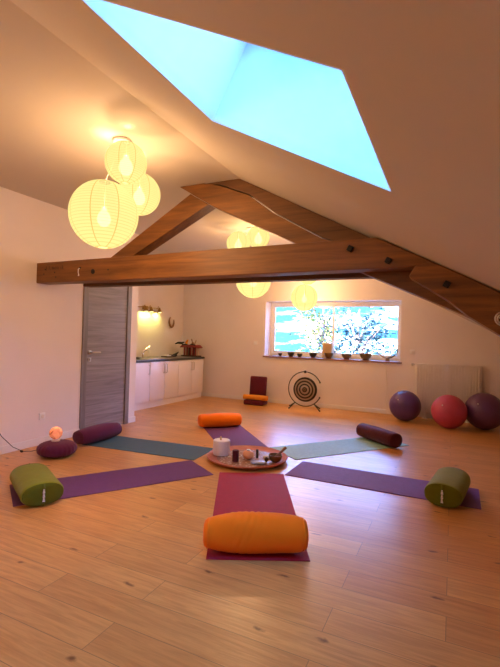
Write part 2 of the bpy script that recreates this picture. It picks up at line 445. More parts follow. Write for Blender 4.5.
# skylights: lining, frame, glass
tang = Vector((1, 0, -SL)).normalized()
def skylight(name, SY0, SY1):
    sky = bpy.data.objects.new(name, None); C.objects.link(sky); sky['kind'] = 'structure'
    e = .006; w = .05
    def ext(b, A, B_):
        A = [b.verts.new(v) for v in A]; B_ = [b.verts.new(v) for v in B_]
        fs = [b.faces.new(A), b.faces.new(B_[::-1])] + [b.faces.new((A[i], B_[i], B_[(i+1) % 4], A[(i+1) % 4])) for i in range(4)]
        bmesh.ops.recalc_face_normals(b, faces=fs)
    def panel(b, p0, p1, out):
        q = [sp(*p0, .0), sp(*p1, .0), sp(*p1, RT), sp(*p0, RT)]
        ext(b, q, [v+Vector(out)*e for v in q])
    def slopebox(b, x0, x1, y0, y1, t0, t1):
        q = ((x0, y0), (x1, y0), (x1, y1), (x0, y1))
        ext(b, [sp(*p, t0) for p in q], [sp(*p, t1) for p in q])
    b = BM()
    panel(b, (SX0+.001, SY0), (SX0+.001, SY1), tang); panel(b, (SX1-.001, SY0), (SX1-.001, SY1), -tang)
    panel(b, (SX0, SY0+.001), (SX1, SY0+.001), (0, 1, 0)); panel(b, (SX0, SY1-.001), (SX1, SY1-.001), (0, -1, 0))
    struct('shaft_lining', b, 'reveal', sky)
    b = BM()
    slopebox(b, SX0-.03, SX0+w, SY0-.03, SY1+.03, RT, RT+.05); slopebox(b, SX1-w, SX1+.03, SY0-.03, SY1+.03, RT, RT+.05)
    slopebox(b, SX0+w, SX1-w, SY0-.03, SY0+w, RT, RT+.05); slopebox(b, SX0+w, SX1-w, SY1-w, SY1+.03, RT, RT+.05)
    struct('window_frame', b, 'pvc', sky)
    b = BM(); slopebox(b, SX0+w, SX1-w, SY0+w, SY1-w, RT+.02, RT+.026); struct('pane', b, 'glass', sky)
skylight('window_2', SY0, SY1)

# baseboards
def bboard(name, bxs):
    b = BM()
    for q in bxs: bx(b, *q, bev=.003, seg=1)
    struct(name, b, 'white')
bboard('baseboard_left', [(XL, XL+.014, YF, 4.04, 0, .085), (XL, XL+.014, 4.945, 5.104, 0, .085), (XL-.19, XL, 5.09, 5.104, 0, .085)])
bboard('baseboard_back', [(XR, XE, YB-.014, YB, 0, .075)])
bboard('baseboard_right', [(XE-.014, XE, YF, YB-.014, 0, .075)])
bboard('baseboard_front', [(XL+.014, XE-.014, YF, YF+.014, 0, .075)])

# door
d = bpy.data.objects.new('door_1', None); C.objects.link(d); d['kind'] = 'structure'
b = BM()
bx(b, XL-.12, XL+.012, 4.04, 4.125, 0, 2.10, bev=.003); bx(b, XL-.12, XL+.012, 4.865, 4.945, 0, 2.10, bev=.003); bx(b, XL-.12, XL+.012, 4.125, 4.865, 2.03, 2.10, bev=.003)
struct('door_frame', b, 'doorframe', d)
b = BM(); bx(b, XL-.045, XL-.004, 4.128, 4.862, .006, 2.027, bev=.002); struct('door_leaf', b, 'door', d)
b = BM()
box(b, (XL+.002, 4.175, 1.05), (.012, .05, .05), None, .005)
tube(b, [(XL, 4.175, 1.05), (XL+.045, 4.175, 1.05), (XL+.055, 4.19, 1.05), (XL+.055, 4.31, 1.05)], .010, 10)
box(b, (XL+.002, 4.175, .955), (.012, .05, .05), None, .005)
struct('door_handle', b, 'steel', d, smooth=True)
b = BM(); tube(b, [(XL+.006, 4.175, .965), (XL+.010, 4.175, .965)], .009, 10); box(b, (XL+.009, 4.175, .95), (.003, .006, .018)); struct('keyhole', b, 'black', d)

# window in the back wall
wn = bpy.data.objects.new('window_1', None); C.objects.link(wn); wn['kind'] = 'structure'
b = BM(); y0, y1 = YB+.30, YB+.37
bx(b, WX0, WX1, y0, y1, WZ1-.05, WZ1, .004); bx(b, WX0, WX1, y0, y1, WZ0, WZ0+.06, .004)
bx(b, WX0, WX0+.05, y0, y1, WZ0+.06, WZ1-.05, .004); bx(b, WX1-.05, WX1, y0, y1, WZ0+.06, WZ1-.05, .004)
struct('window_frame', b, 'pvc', wn)
for k, (a, c, yy) in enumerate([(WX0+.05, -2.125, YB+.305), (-2.175, WX1-.05, YB+.335)]):
    b = BM(); s = .042; z0, z1 = WZ0+.06, WZ1-.05
    bx(b, a, a+s, yy, yy+.03, z0, z1, .003); bx(b, c-s, c, yy, yy+.03, z0, z1, .003)
    bx(b, a+s, c-s, yy, yy+.03, z0, z0+s, .003); bx(b, a+s, c-s, yy, yy+.03, z1-s, z1, .003)
    sh = struct('sash', b, 'pvc', wn)
    b = BM(); bx(b, a+s, c-s, yy+.012, yy+.017, z0+s, z1-s); struct('pane', b, 'glass', sh)
b = BM(); bx(b, -3.415, -3.40, YB+.285, YB+.305, 1.35, 1.50, .004); struct('window_handle', b, 'pvc', wn)
b = BM(); bx(b, WX0-.03, WX1+.03, YB-.025, YB, WZ0-.03, WZ0, .004); bx(b, WX0, WX1, YB, YB+.30, WZ0-.03, WZ0, .0)
struct('window_sill', b, 'sill', wn)

# ------------------------------------------------------------------ roof truss
tr = thing('roof_truss', 'heavy brown stained timber roof truss spanning the room under the ceiling', 'roof truss', (XL, 3.35, 1.85))
OX = Vector((XL, 3.35, 1.85))
def tobj(name, b, mat, par=tr, smooth=False):
    bmesh.ops.translate(b, vec=-OX, verts=b.verts)
    return obj(name, b, mat, par, smooth=smooth)
def cx(pts): return pts
b = BM()
prism(b, [(XL, 1.848), (-2.2, 1.845), (-.30, 1.855), (-.245, 1.862), (-.155, 1.893), (-.535, 2.088), (-.56, 2.092), (-1.6, 2.088), (XL, 2.075)], 'Y', 3.35, 3.52, .008)
tie = tobj('tie_beam', b, 'beam')
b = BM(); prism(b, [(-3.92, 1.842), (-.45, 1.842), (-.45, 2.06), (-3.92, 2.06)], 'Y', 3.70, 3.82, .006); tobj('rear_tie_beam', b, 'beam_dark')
b = BM()   # lower rafter timber
prism(b, [(-2.50, 2.785), (-2.114, 2.553), (-1.224, 2.118), (-.61, 1.826), (.063, 1.520), (.9, 1.10), (.9, roofz(.9)-.11), (-.55, 2.0), (-1.03, 2.165), (-1.49, 2.43), (-1.74, 2.62), (-2.05, 2.745), (-2.22, 2.788)], 'Y', 3.55, 3.70, .006)
tobj('principal_rafter', b, 'beam')
b = BM()   # upper rafter timber
def rz(x): return roofz(x)-.006
prism(b, [(-2.21, 2.788), (-2.04, 2.752), (-1.73, 2.628), (-1.48, 2.438), (-1.02, 2.172), (-.54, 2.01), (.9, roofz(.9)-.10), (.9, rz(.9)), (-1.84, 2.788)], 'Y', 3.565, 3.70, .006)
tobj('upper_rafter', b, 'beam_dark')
b = BM()
prism(b, [(-2.37, 2.70), (-2.16, 2.575), (-3.34, 1.99), (-3.58, 2.00), (-3.39, 2.115)], 'Y', 3.55, 3.70, .006)
tobj('strut', b, 'beam')
b = BM()
prism(b, [(-.305, 1.785), (-.05, 1.616), (.091, 1.498), (.287, 1.368), (.9, .96), (.9, 1.27), (.32, 1.635), (.135, 1.740), (.06, 1.782), (-.16, 1.893), (-.262, 1.866)], 'Y', 3.35, 3.52, .008)
tobj('clamp_beam', b, 'beam')
for x, z in [(-.737, 2.015), (-.45, 1.907), (-.047, 1.719)]:
    b = BM(); box(b, (x, 3.338, z), (.046, .02, .046), Matrix.Rotation(.5, 4, 'Y'), .006)
    tube(b, [(x, 3.335, z), (x, 3.315, z)], .018, 6)
    tobj('bolt', b, 'iron', smooth=True)
b = BM(); lathe(b, [(0, 0), (.026, 0), (.026, .006), (.012, .008), (0, .004)], 16, Matrix.Translation((-3.415, 3.352, 1.945)) @ Matrix.Rotation(PI/2, 4, 'X')); tobj('peg_hole', b, 'black', smooth=True)
b = BM()
tube(b, [(-3.60, 3.345, 1.985), (-3.60, 3.325, 1.975), (-3.605, 3.33, 1.94), (-3.60, 3.335, 1.915)], .004, 6); ball(b, (-3.60, 3.332, 1.910), .008, 10, 8)
tobj('hook', b, 'wax', smooth=True)
b = BM(); ball(b, (-3.60, 3.348, 1.992), .011, 10, 8, (1, .6, 1)); tobj('nail_head', b, 'iron', smooth=True)
for x, z in [(-4.13, 1.995), (-4.15, 1.945), (-3.98, 1.958), (-3.96, 1.905), (-3.21, 1.955)]:
    b = BM(); ball(b, (x, 3.35, z), .010, 8, 6, (1, .3, .8)); tobj('nail_hole', b, 'black', smooth=True)
# illegible pencilled word on the tie beam
b = BM()
def strk(pts): tube(b, [(-4.06+u*.046, 3.3485, 1.985+v*.05) for u, v in pts], .0026, 4)
strk([(-1, .9), (-1.1, -.1)]); strk([(-.1, 1.0), (-.1, .1), (.5, .1)])
for k in range(2): strk([(.9+k*.5, .1), (.9+k*.5, .7), (1.1+k*.5, .6), (1.15+k*.5, .1)])
for k in range(2): strk([(2.1+k*.75+.22*math.cos(a), .38+.3*math.sin(a)) for a in [i*PI/4 for i in range(9)]])
strk([(3.9, .6), (3.6, .5), (3.9, .25), (3.6, .1)]); strk([(4.25, 1.0), (4.25, .1)]); strk([(4.25, .35), (4.6, .65)]); strk([(4.25, .35), (4.65, .05)])
strk([(-.9, 1.3), (4.6, 1.45)])
tobj('pencil_writing', b, 'brown')
# coil of wire at the right end
coil = None
b = BM()
pts = []
for i in range(44):
    a = i*.36; r = .052 - i*.0008
    pts.append((.300+r*math.cos(a), 3.338, 1.475+r*math.sin(a)))
tube(b, pts, .006, 6)
tobj('cable_coil', b, 'steel', smooth=True)['label'] = 'small coil of pale cable on the timber'

# ------------------------------------------------------------------ kitchen
YK0, YK1 = 5.10, 7.965
wt = thing('worktop', 'long dark edged grey worktop over the white kitchen cabinets', 'worktop', (XK, YK0, .822))
b = BM(); bx(b, -.645, .012, 0.005, YK1-YK0, 0.004, .040, .003)
obj('slab', b, 'slate', wt)
b = BM(); bx(b, -.635, -.004, 0.008, YK1-YK0-.01, .040, .044); obj('laminate_surface', b, 'top', wt)
b = BM(); bx(b, -.37, -.06, 1.05, 1.60, .0442, .047, .001); bx(b, -.34, -.09, 1.08, 1.40, .0472, .048); obj('sink_bowl', b, 'steel', wt)
def cabinet(y0, y1, doors, label):
    cb = thing('kitchen_cabinet', label, 'cabinet', (XK, y0, 0), 0, 'white base cabinets')
    W = y1-y0
    b = BM(); bx(b, -.60, -.02, .001, W-.001, .10, .820); obj('body', b, 'cab', cb)
    b = BM(); bx(b, -.60, -.035, .001, W-.001, 0, .10); obj('plinth', b, 'cab', cb)
    for (a, c, hs) in doors:
        b = BM(); bx(b, -.018, 0, a+.004, c-.004, .125, .812, .002)
        dr = obj('door', b, 'cab', cb)
        b = BM(); yy = c-.04 if hs > 0 else a+.04
        tube(b, [(0, yy, .61), (.030, yy, .61), (.030, yy, .77), (0, yy, .77)], .008, 6)
        obj('handle', b, 'steel', dr)
cabinet(5.12, 6.14, [(0.10, .56, 1), (.56, 1.02, 1)], 'white base cabinet nearest the grey door, under the tap')
cabinet(6.14, 7.02, [(0, .43, 1), (.43, .88, -1)], 'white double door base cabinet in the middle of the kitchen row')
cabinet(7.02, 7.94, [(0, .465, 1), (.465, .92, -1)], 'white double door base cabinet at the back wall end, under the red roofed house')

tp = thing('kitchen_tap', 'chrome mixer tap beside the sink on the worktop', 'tap', (-5.24, 6.42, .8665))
b = BM(); lathe(b, [(0, 0), (.028, 0), (.028, .01), (.019, .015), (.019, .10), (.012, .115), (0, .115)], 16); obj('body', b, 'chrome', tp)
b = BM(); tube(b, [(0, 0, .08), (.05, -.01, .13), (.12, -.03, .15), (.19, -.05, .14), (.20, -.055, .12)], .010, 8); obj('spout', b, 'chrome', tp)
b = BM(); tube(b, [(0, 0, .11), (.01, .08, .17), (.015, .20, .22)], .007, 8); obj('lever', b, 'chrome', tp)
sp_ = thing('soap_dish', 'small dark dish lying left of the tap on the worktop', 'dish', (-5.1, 6.1, .867))
b = BM(); lathe(b, [(0, .004), (.04, 0), (.075, .018), (.07, .024), (.04, .010), (0, .010)], 20); obj('dish', b, 'bowl_dark', sp_)
b = BM(); box(b, (0, 0, .022), (.06, .04, .02), None, .006); obj('soap', b, 'brown', sp_)
ct = thing('wooden_tray', 'small brown tray with white cloth on the worktop middle', 'tray', (-5.15, 7.12, .867))
b = BM(); bx(b, -.08, .08, -.15, .15, 0, .022, .004); obj('base', b, 'brown', ct)
b = BM(); bx(b, -.06, .05, -.11, .02, .022, .044, .008); obj('folded_cloth', b, 'wax', ct)

# red-roofed wooden house with trinkets
hp = thing('pagoda_house', 'small wooden house with a red flared roof on the worktop corner', 'ornamental house', (-5.02, 7.74, .8668)); hp.scale = (.82, .82, 1.12)
b = BM(); bx(b, -.25, .25, -.10, .10, 0, .025, .004); obj('base', b, 'brown', hp)
for x in (-.17, -.08, .02, .10, .17):
    b = BM(); bx(b, x-.014, x+.014, -.085, -.057, .0255, .175, .003); obj('column', b, 'red_paint', hp)
b = BM(); bx(b, -.20, .20, .0, .08, .0255, .176, .003); bx(b, -.20, -.13, -.05, 0, .0255, .176, .002); bx(b, .13, .16, -.05, 0, .0255, .176, .002); obj('back_panel', b, 'cream', hp)
b = BM(); bx(b, -.075, -.005, -.02, -.001, .0255, .17, .002); bx(b, .055, .1, -.02, -.001, .0255, .17, .002); obj('dark_opening', b, 'black', hp)
b = BM()
prism(b, [(-.27, .165), (-.245, .172), (.245, .172), (.27, .165), (.275, .178), (.20, .225), (-.20, .225), (-.275, .178)], 'Y', -.13, .11, .004); obj('roof', b, 'red_paint', hp)
for sx in (-1, 1):
    b = BM(); tube(b, [(sx*.20, -.13, .222), (sx*.12, -.132, .232), (sx*.04, -.132, .224)], .012, 6); obj('roof_trim', b, 'black', hp)
b = BM(); tube(b, [(-.04, 0, 0), (-.05, 0, .04), (-.02, .0, .085), (.0, 0, .10)], [.026, .03, .02, .006], 8); tag(obj('figurine', b, 'orange2', None, (-5.09, 7.72, 1.122)), 'small orange figurine on top of the red roof', 'figurine')
b = BM(); tube(b, [(0, 0, 0), (.012, 0, .05), (-.008, 0, .12)], [.018, .010, .014], 8); ball(b, (.03, 0, .03), .022, 10, 8); tag(obj('figurine', b, 'wicker', None, (-5.00, 7.72, 1.122)), 'thin brown figurine in the middle of the red roof', 'figurine')
b = BM(); tube(b, [(0, 0, 0), (.03, 0, .04), (.055, 0, .10)], [.024, .014, .010], 8); tag(obj('figurine', b, 'bone', None, (-4.945, 7.72, 1.122)), 'pale leaning figurine right of the others on the red roof', 'figurine')
b = BM(); tube(b, [(-.13, 0, .0), (-.06, 0, .025), (.04, 0, .02), (.10, 0, .04)], [.010, .022, .026, .012], 8); tag(obj('feather_stick', b, 'black', None, (-5.25, 7.66, 1.128), smooth=True), 'dark feathered stick jutting left from the red roof', 'stick')
b = BM(); tube(b, [(-.13, 0, .022), (-.05, 0, .02), (.04, 0, .055), (.10, 0, .10)], [.022, .02, .022, .008], 8); ball(b, (.02, .0, .024), .03, 10, 8, (1.4, 1, .8)); tag(obj('feather_stick', b, 'black', None, (-5.24, 7.45, .866), smooth=True), 'dark feathered stick lying on the worktop beside the little house', 'stick')

# wall spotlights
sc = thing('wall_spotlight_bar', 'brass bar of three cup shaped spotlights above the worktop', 'wall light', (XR, 6.85, 1.80))
b = BM(); tube(b, [(.05, -.40, .03), (.05, -.2, .045), (.05, .0, .03), (.05, .2, .045), (.05, .30, .03)], .008, 8); box(b, (.012, -.08, .035), (.024, .16, .07), None, .006); tube(b, [(.0, -.08, .035), (.05, -.08, .04)], .008, 8); obj('bar', b, 'brass', sc)
for yy in (-.17, -.01, .26):
    mt = Matrix.Translation((.10, yy, .0)) @ Matrix.Rotation(math.radians(-6), 4, 'Y')
    b = BM(); lathe(b, [(.0, .055), (.018, .055), (.024, .02), (.058, -.035), (.062, -.045), (.056, -.042), (.02, .012), (0, .02)], 18, mt)
    tube(b, [(.05, yy, .04), (.07, yy, .085), (.09, yy, .05)], .006, 6)
    cup = obj('cup', b, 'brass', sc)
    b = BM(); lathe(b, [(0, -.045), (.035, -.043), (.05, -.036), (0, -.02)], 16, mt); obj('bulb', b, 'bulb', cup)
    ld = bpy.data.lights.new('spot_bulb', 'SPOT'); ld.energy = 3.2; ld.color = (1, .93, .22); ld.spot_size = 2.7; ld.spot_blend = .8; ld.shadow_soft_size = .03
    lo = bpy.data.objects.new('spot_bulb', ld); C.objects.link(lo); lo.parent = cup; lo.location = (.10, yy, -.055); lo.rotation_euler = (0, math.radians(38), 0)
b = BM()
pts = [(0, .115*math.cos(a)*.72, .115*math.sin(a)) for a in [PI*.70+i*(PI*1.42)/20 for i in range(21)]]
tube(b, pts, [.010+.014*math.sin(PI*i/20) for i in range(21)], 8)
tag(obj('horseshoe', b, 'wicker', None, (XR+.025, 7.64, 1.60)), 'brown horseshoe shaped wreath hanging on the kitchen wall', 'wall ornament')

# ------------------------------------------------------------------ sockets, switches
def socket(loc, rz, label, name='wall_socket', cat='socket', dark=True):
    t = thing(name, label, cat, loc, rz)
    b = BM(); box(b, (0, -.006, 0), (.082, .012, .082), None, .004); obj('plate', b, 'pvc', t)
    if dark:
        b = BM(); lathe(b, [(0, -.002), (.020, -.002), (.022, 0), (.020, .001), (0, .001)], 20, Matrix.Translation((0, -.0135, 0)) @ Matrix.Rotation(PI/2, 4, 'X')); obj('socket_face', b, 'cord', t)
    else:
        b = BM(); box(b, (0, -.015, 0), (.05, .006, .05), None, .002); obj('rocker', b, 'pvc', t)
socket((XL, 3.485, .325), PI/2, 'white square socket low on the left wall above the baseboard')
socket((XL, 2.66, .70), PI/2, 'white square socket on the left wall where the black cable starts')
socket((-3.69, YB, 1.20), 0, 'white switch plate on the back wall left of the window', 'light_switch', 'switch', False)
socket((-.645, YB, 1.135), 0, 'white double plate on the back wall above the radiator valve', 'light_switch', 'switch', False)

# ------------------------------------------------------------------ radiator
ra = thing('radiator', 'tall ribbed white panel radiator on the back wall behind the exercise balls', 'radiator', (-.07, 8.0, 0))
x0, x1, z0, z1 = -.515, .515, .115, .93
b = BM(); bx(b, x0, x1, -.01, .0, z0, z1, .003)
n = 23; pw = (x1-x0-.04)/n
for i in range(n):
    xx = x0+.02+(i+.5)*pw
    bx(b, xx-pw*.22, xx+pw*.22, -.030, -.008, z0+.02, z1-.015, .006)
obj('front_panel', b, 'rad', ra)
b = BM(); bx(b, x0, x1, .045, .055, z0, z1, .003); obj('rear_panel', b, 'rad', ra)
b = BM(); bx(b, x0-.002, x1+.002, -.026, .056, z1, z1+.012, .003); obj('top_grille', b, 'rad', ra)
for xx in (x0, x1-.006):
    b = BM(); bx(b, xx, xx+.006, -.01, .056, z0, z1, .001); obj('side_panel', b, 'rad', ra)
for xx in (-.34, .30):
    b = BM(); bx(b, xx-.018, xx+.018, .0, .03, .012, z0+.01, .003); bx(b, xx-.045, xx+.045, -.03, .05, 0, .014, .004); obj('foot', b, 'pvc', ra)
b = BM(); tube(b, [(x0, .02, z1-.01), (x0-.045, .02, z1-.01)], .012, 10); obj('valve', b, 'steel', ra)
b = BM(); tube(b, [(x0-.045, .02, z1+.01), (x0-.045, .02, z1-.035)], .020, 12); obj('valve_knob', b, 'steel', ra)

# ------------------------------------------------------------------ exercise balls
def xball(x, y, r, mat, label, tilt):
    t = thing('exercise_ball', label, 'exercise ball', (x, y, 0), 0, 'exercise balls by the radiator')
    b = BM()
    prof = []
    for i in range(0, 65):
        a = -PI/2+PI*i/64
        rr = r*(1 - .006*(1 if (i % 4 == 2 and 12 < i < 52) else 0))
        prof.append((max(0, rr*math.cos(a)), rr*math.sin(a)*.985))
    prof[0] = (0, prof[0][1]); prof[-1] = (0, prof[-1][1])
    lathe(b, prof, 56, Matrix.Rotation(tilt, 4, 'X') @ Matrix.Rotation(tilt*.6, 4, 'Y'))
    mn = min(v.co.z for v in b.verts)
    bmesh.ops.translate(b, vec=(0, 0, -mn), verts=b.verts)
    obj('skin', b, mat, t, angle=80)
    b = BM(); d = Vector((-.35, -.80, .45)).normalized()*r*.992
    ball(b, (d.x, d.y, d.z+r*.99), .010, 10, 8); obj('valve_plug', b, 'pvc', t)
xball(-.695, 7.579, .252, 'ball_purple', 'violet exercise ball left of the radiator', .5)
xball(-.03, 7.304, .257, 'ball_pink', 'rose pink exercise ball in front of the radiator', 1.0)
xball(.46, 7.53, .282, 'ball_plum', 'large plum exercise ball, the rightmost by the radiator', .8)

# ------------------------------------------------------------------ yoga mats
def mat_(near, far, w, m, label, lift=0.0):
    n_, f_ = Vector(near), Vector(far); c = (n_+f_)/2; L_ = (f_-n_).length
    a = math.atan2(f_.y-n_.y, f_.x-n_.x)
    b = BM(); nx, ny = 40, 12
    grid = [[None]*(ny+1) for _ in range(nx+1)]
    top = []
    for i in range(nx+1):
        for j in range(ny+1):
            x = -L_/2+L_*i/nx; y = -w/2+w*j/ny
            z = .005+.0006*math.sin(x*9+y*4)
            grid[i][j] = b.verts.new((x, y, z))
    for i in range(nx):
        for j in range(ny): top.append(b.faces.new((grid[i][j], grid[i+1][j], grid[i+1][j+1], grid[i][j+1])))
    ex = bmesh.ops.extrude_face_region(b, geom=top)
    for v in [g for g in ex['geom'] if isinstance(g, bmesh.types.BMVert)]: v.co.z = 0
    bmesh.ops.recalc_face_normals(b, faces=b.faces)
    o = obj('yoga_mat', b, m, None, (c.x, c.y, .0005+lift), (0, 0, a))
    return tag(o, label, 'yoga mat', 'yoga mats laid out in a star')
mat_((-1.0, 2.322), (-1.717, 3.762), .61, 'mat_red', 'crimson yoga mat under the nearest orange bolster')
mat_((-3.13, 2.297), (-2.228, 3.685), .52, 'mat_plum', 'plum purple yoga mat under the left green bolster')
mat_((-3.90, 3.985), (-2.447, 4.11), .53, 'mat_slate', 'slate teal yoga mat under the burgundy bolster near the door')
mat_((-3.12, 5.64), (-2.16, 4.55), .56, 'mat_dusk', 'dusky purple yoga mat under the far orange bolster')
mat_((-.69, 5.96), (-1.72, 4.59), .55, 'mat_mint', 'pale sea green yoga mat under the right burgundy bolster')
mat_((.235, 4.13), (-1.418, 4.147), .52, 'mat_violet', 'violet yoga mat under the right green bolster')

# ------------------------------------------------------------------ bolsters
def bolster(label, L, A, Bh, m, mcap, loc, rz, bend=0., taper=.0, n=2.2, wr=.004, capb=.012, writing=False, strap=True, wrdir=0, seedv=0, name='bolster', group='yoga bolsters on the mats', cat='bolster', endr=.03):
    t = thing(name, label, cat, loc, rz, group)
    nu, nv = 72, 64
    def sect(a, s):
        ca, sa = math.cos(a), math.sin(a)
        y = A*s*math.copysign(abs(ca)**(2/n), ca); z = Bh*s*math.copysign(abs(sa)**(2/n), sa)
        return y, z
    def frame(u):
        e = (1-abs(u))*L/2
        tp = taper*(1.5 if (wrdir and u < 0) else 1)
        s = 1-tp*abs(u)**2.2
        if e < endr: s *= 1-.07*(1-e/endr)**2
        return s
    b = BM(); rows = []
    for i in range(nu+1):
        u = -1+2*i/nu; s = frame(u); row = []
        for j in range(nv):
            a = 2*PI*j/nv
            y, z = sect(a, s)
            x = u*L/2
            k = wr*(noise.noise(Vector((x*4+y*9*wrdir+seedv, y*5, z*7)))*1.0)
            if wrdir: k += wr*.34*math.sin((x*1.0-.55*z)*150+4*noise.noise(Vector((x*4, y*5, z*5+seedv))))*math.exp(-((x+.07)/.12)**2)*max(.15, noise.noise(Vector((x*7, z*6, seedv)))+.7)
            if abs(u) > .96: k *= .2
            rl = math.hypot(y, z) or 1
            y += y/rl*k; z += z/rl*k
            row.append(b.verts.new((x, y+bend*u*u, max(z+Bh, 0.001*0))))
        rows.append(row)
    fs = []
    for i in range(nu):
        for j in range(nv):
            l = (j+1) % nv
            fs.append(b.faces.new((rows[i][j], rows[i][l], rows[i+1][l], rows[i+1][j])))
    bmesh.ops.recalc_face_normals(b, faces=fs)
    body = obj('cover', b, m, t, angle=70)
    for sgn in (-1, 1):
        s = frame(sgn)
        b = BM(); rings = [(1, 0), (.97, .3), (.85, .75), (.6, .95), (.3, 1), ]
        R = []
        for (q, h) in rings:
            R.append([b.verts.new((sgn*(L/2+capb*h), sect(2*PI*j/nv, s*q)[0]+bend, max(0, sect(2*PI*j/nv, s*q)[1]+Bh))) for j in range(nv)])
        cc = b.verts.new((sgn*(L/2+capb), bend, Bh)); fs = []
        for p, q in zip(R, R[1:]):
            for j in range(nv):
                l = (j+1) % nv; fs.append(b.faces.new((p[j], p[l], q[l], q[j])))
        for j in range(nv): fs.append(b.faces.new((R[-1][j], R[-1][(j+1) % nv], cc)))
        bmesh.ops.recalc_face_normals(b, faces=b.faces)
        # outward
        cap = obj('end_panel', b, mcap, t, angle=70)
        b = BM(); tube(b, [(sgn*L/2, sect(2*PI*j/48, s)[0]+bend, max(.0045, sect(2*PI*j/48, s)[1]+Bh)) for j in range(48)], .0045, 6, True)
        obj('piping', b, mcap, t)
        if strap:
            b = BM(); xo = sgn*(L/2+capb+.004)
            tube(b, [(xo-sgn*.012, bend, Bh*1.93), (xo+sgn*.004, bend, Bh*1.6), (xo+sgn*.004, bend, Bh*.4), (xo-sgn*.010, bend, Bh*.08)], .010, 6)
            st = obj('handle_strap', b, mcap, cap)
            if writing:
                b = BM()
                for k in range(9):
                    zz = Bh*(1.50-.125*k)
                    box(b, (xo+sgn*.0148, bend+.000, zz), (.0015, .010+.004*((k*7) % 3), .008)); 
                obj('writing', b, 'wax', cap)['label'] = 'tiny white lettering running down the strap'
    return t
def mid(p, q): return ((p[0]+q[0])/2, (p[1]+q[1])/2)
# near orange
bolster('bright orange bolster nearest the camera on the crimson mat', .57, .115, .113, 'orange', 'orange', (-1.062, 2.410, .0062), math.radians(27.3), bend=-.02, taper=.15, n=2.15, wr=.010, capb=.03, endr=.06, wrdir=1, seedv=3.3, strap=False)
bolster('orange bolster on the far end of the dusky purple mat', .575, .105, .098, 'orange', 'orange', (-3.015, 5.455, .0062), math.radians(45), taper=.10, n=2.2, wr=.004, capb=.03, wrdir=0, seedv=7, strap=False)
bolster('burgundy bolster lying across the slate mat beside the grey door', .60, .12, .098, 'burg2', 'burg', (-3.835, 3.93, .0062), math.radians(88), taper=.24, n=2.1, wr=.004, capb=.02, seedv=1.5, strap=False)
bolster('burgundy bolster across the pale sea green mat', .66, .105, .093, 'burg', 'burg', (-.845, 5.745, .0062), math.radians(-42), taper=.05, n=2.2, wr=.004, capb=.012, seedv=9, strap=False)
bolster('olive green bolster on the left plum mat', .58, .150, .083, 'green', 'green_shaded', (-2.99, 2.405, .0062), math.radians(-28.5), n=2.3, wr=.004, capb=.010, writing=True, seedv=4)
bolster('olive green bolster on the right violet mat', .56, .142, .091, 'green', 'green_shaded', (-.008, 4.03, .0062), math.radians(-98), n=2.3, wr=.004, capb=.010, writing=True, seedv=11)

# ------------------------------------------------------------------ pouf and crackle globe
pf = thing('meditation_cushion', 'round burgundy meditation cushion by the left wall', 'cushion', (-3.75, 3.262, 0))
b = BM(); R_, H_ = .195, .075; prof = []
for i in range(33):
    a = -PI/2+PI*i/32
    ca, sa = math.cos(a), math.sin(a)
    prof.append((R_*ca**.62 if ca > 1e-6 else 0, H_*math.copysign(abs(sa)**.85, sa)+H_))
lathe(b, prof, 96)
for v in b.verts:
    a = math.atan2(v.co.y, v.co.x); rr = math.hypot(v.co.x, v.co.y)
    k = 1+.018*math.cos(a*24)*min(1, rr/R_)
    v.co.x *= k; v.co.y *= k
obj('pleated_cover', b, 'burg2', pf, angle=80)
gl = thing('globe_lamp', 'glowing orange crackled glass globe on the round burgundy cushion', 'lamp', (-3.775, 3.262, .1505))
b = BM(); lathe(b, [(0, 0), (.042, 0), (.044, .012), (.030, .022), (0, .022)], 24); obj('base', b, 'wax', gl)
b = BM(); ball(b, (0, 0, .084), .066, 32, 20); obj('glass_globe', b, 'globe', gl)
ld = bpy.data.lights.new('globe_bulb', 'POINT'); ld.energy = .6; ld.color = (1, .45, .2); ld.shadow_soft_size = .06
lo = bpy.data.objects.new('globe_bulb', ld); C.objects.link(lo); lo.parent = gl; lo.location = (0, 0, .20)
b = BM(); pts = [(-4.256, 2.66, .70), (-4.225, 2.66, .695), (-4.225, 2.70, .64), (-4.235, 2.79, .53), (-4.245, 2.88, .36), (-4.23, 2.97, .20), (-4.20, 3.08, .07), (-4.14, 3.16, .012), (-4.09, 3.22, .008), (-4.06, 3.36, .008), (-3.98, 3.45, .008), (-3.90, 3.43, .010)]
tube(b, pts, .0038, 6); ball(b, (-4.15, 3.15, .014), .014, 10, 8, (1.6, 1, .9))
tag(obj('power_cable', b, 'black'), 'black cable hanging down the left wall to the round cushion', 'cable')

# ------------------------------------------------------------------ centre tray
TC = (-1.955, 4.165)
ty = thing('round_tray', 'round red brown wooden tray in the middle of the mats', 'tray', (*TC, .0062))
b = BM(); prof = [(0, 0), (.33, 0), (.40, .010), (.432, .036), (.428, .040), (.422, .038), (.36, .016), (.33, .012), (0, .012)]
lathe(b, prof, 64); obj('rim', b, 'palo', ty, angle=50)
b = BM(); lathe(b, [(0, .0122), (.325, .0122), (.325, .0145), (0, .0145)], 64); obj('patterned_centre', b, 'tray_centre', ty)
TZ = .0062+.0148
cn = thing('pillar_candle', 'wide white pillar candle on the left edge of the tray', 'candle', (-2.255, 4.135, TZ+.004))
b = BM(); lathe(b, [(0, 0), (.088, 0), (.092, .006), (.092, .150), (.086, .156), (.06, .152), (0, .150)], 40); obj('wax', b, 'wax', cn)
b = BM(); tube(b, [(-.01, 0, .15), (-.012, 0, .19)], .010, 8); obj('wick', b, 'tan', cn)
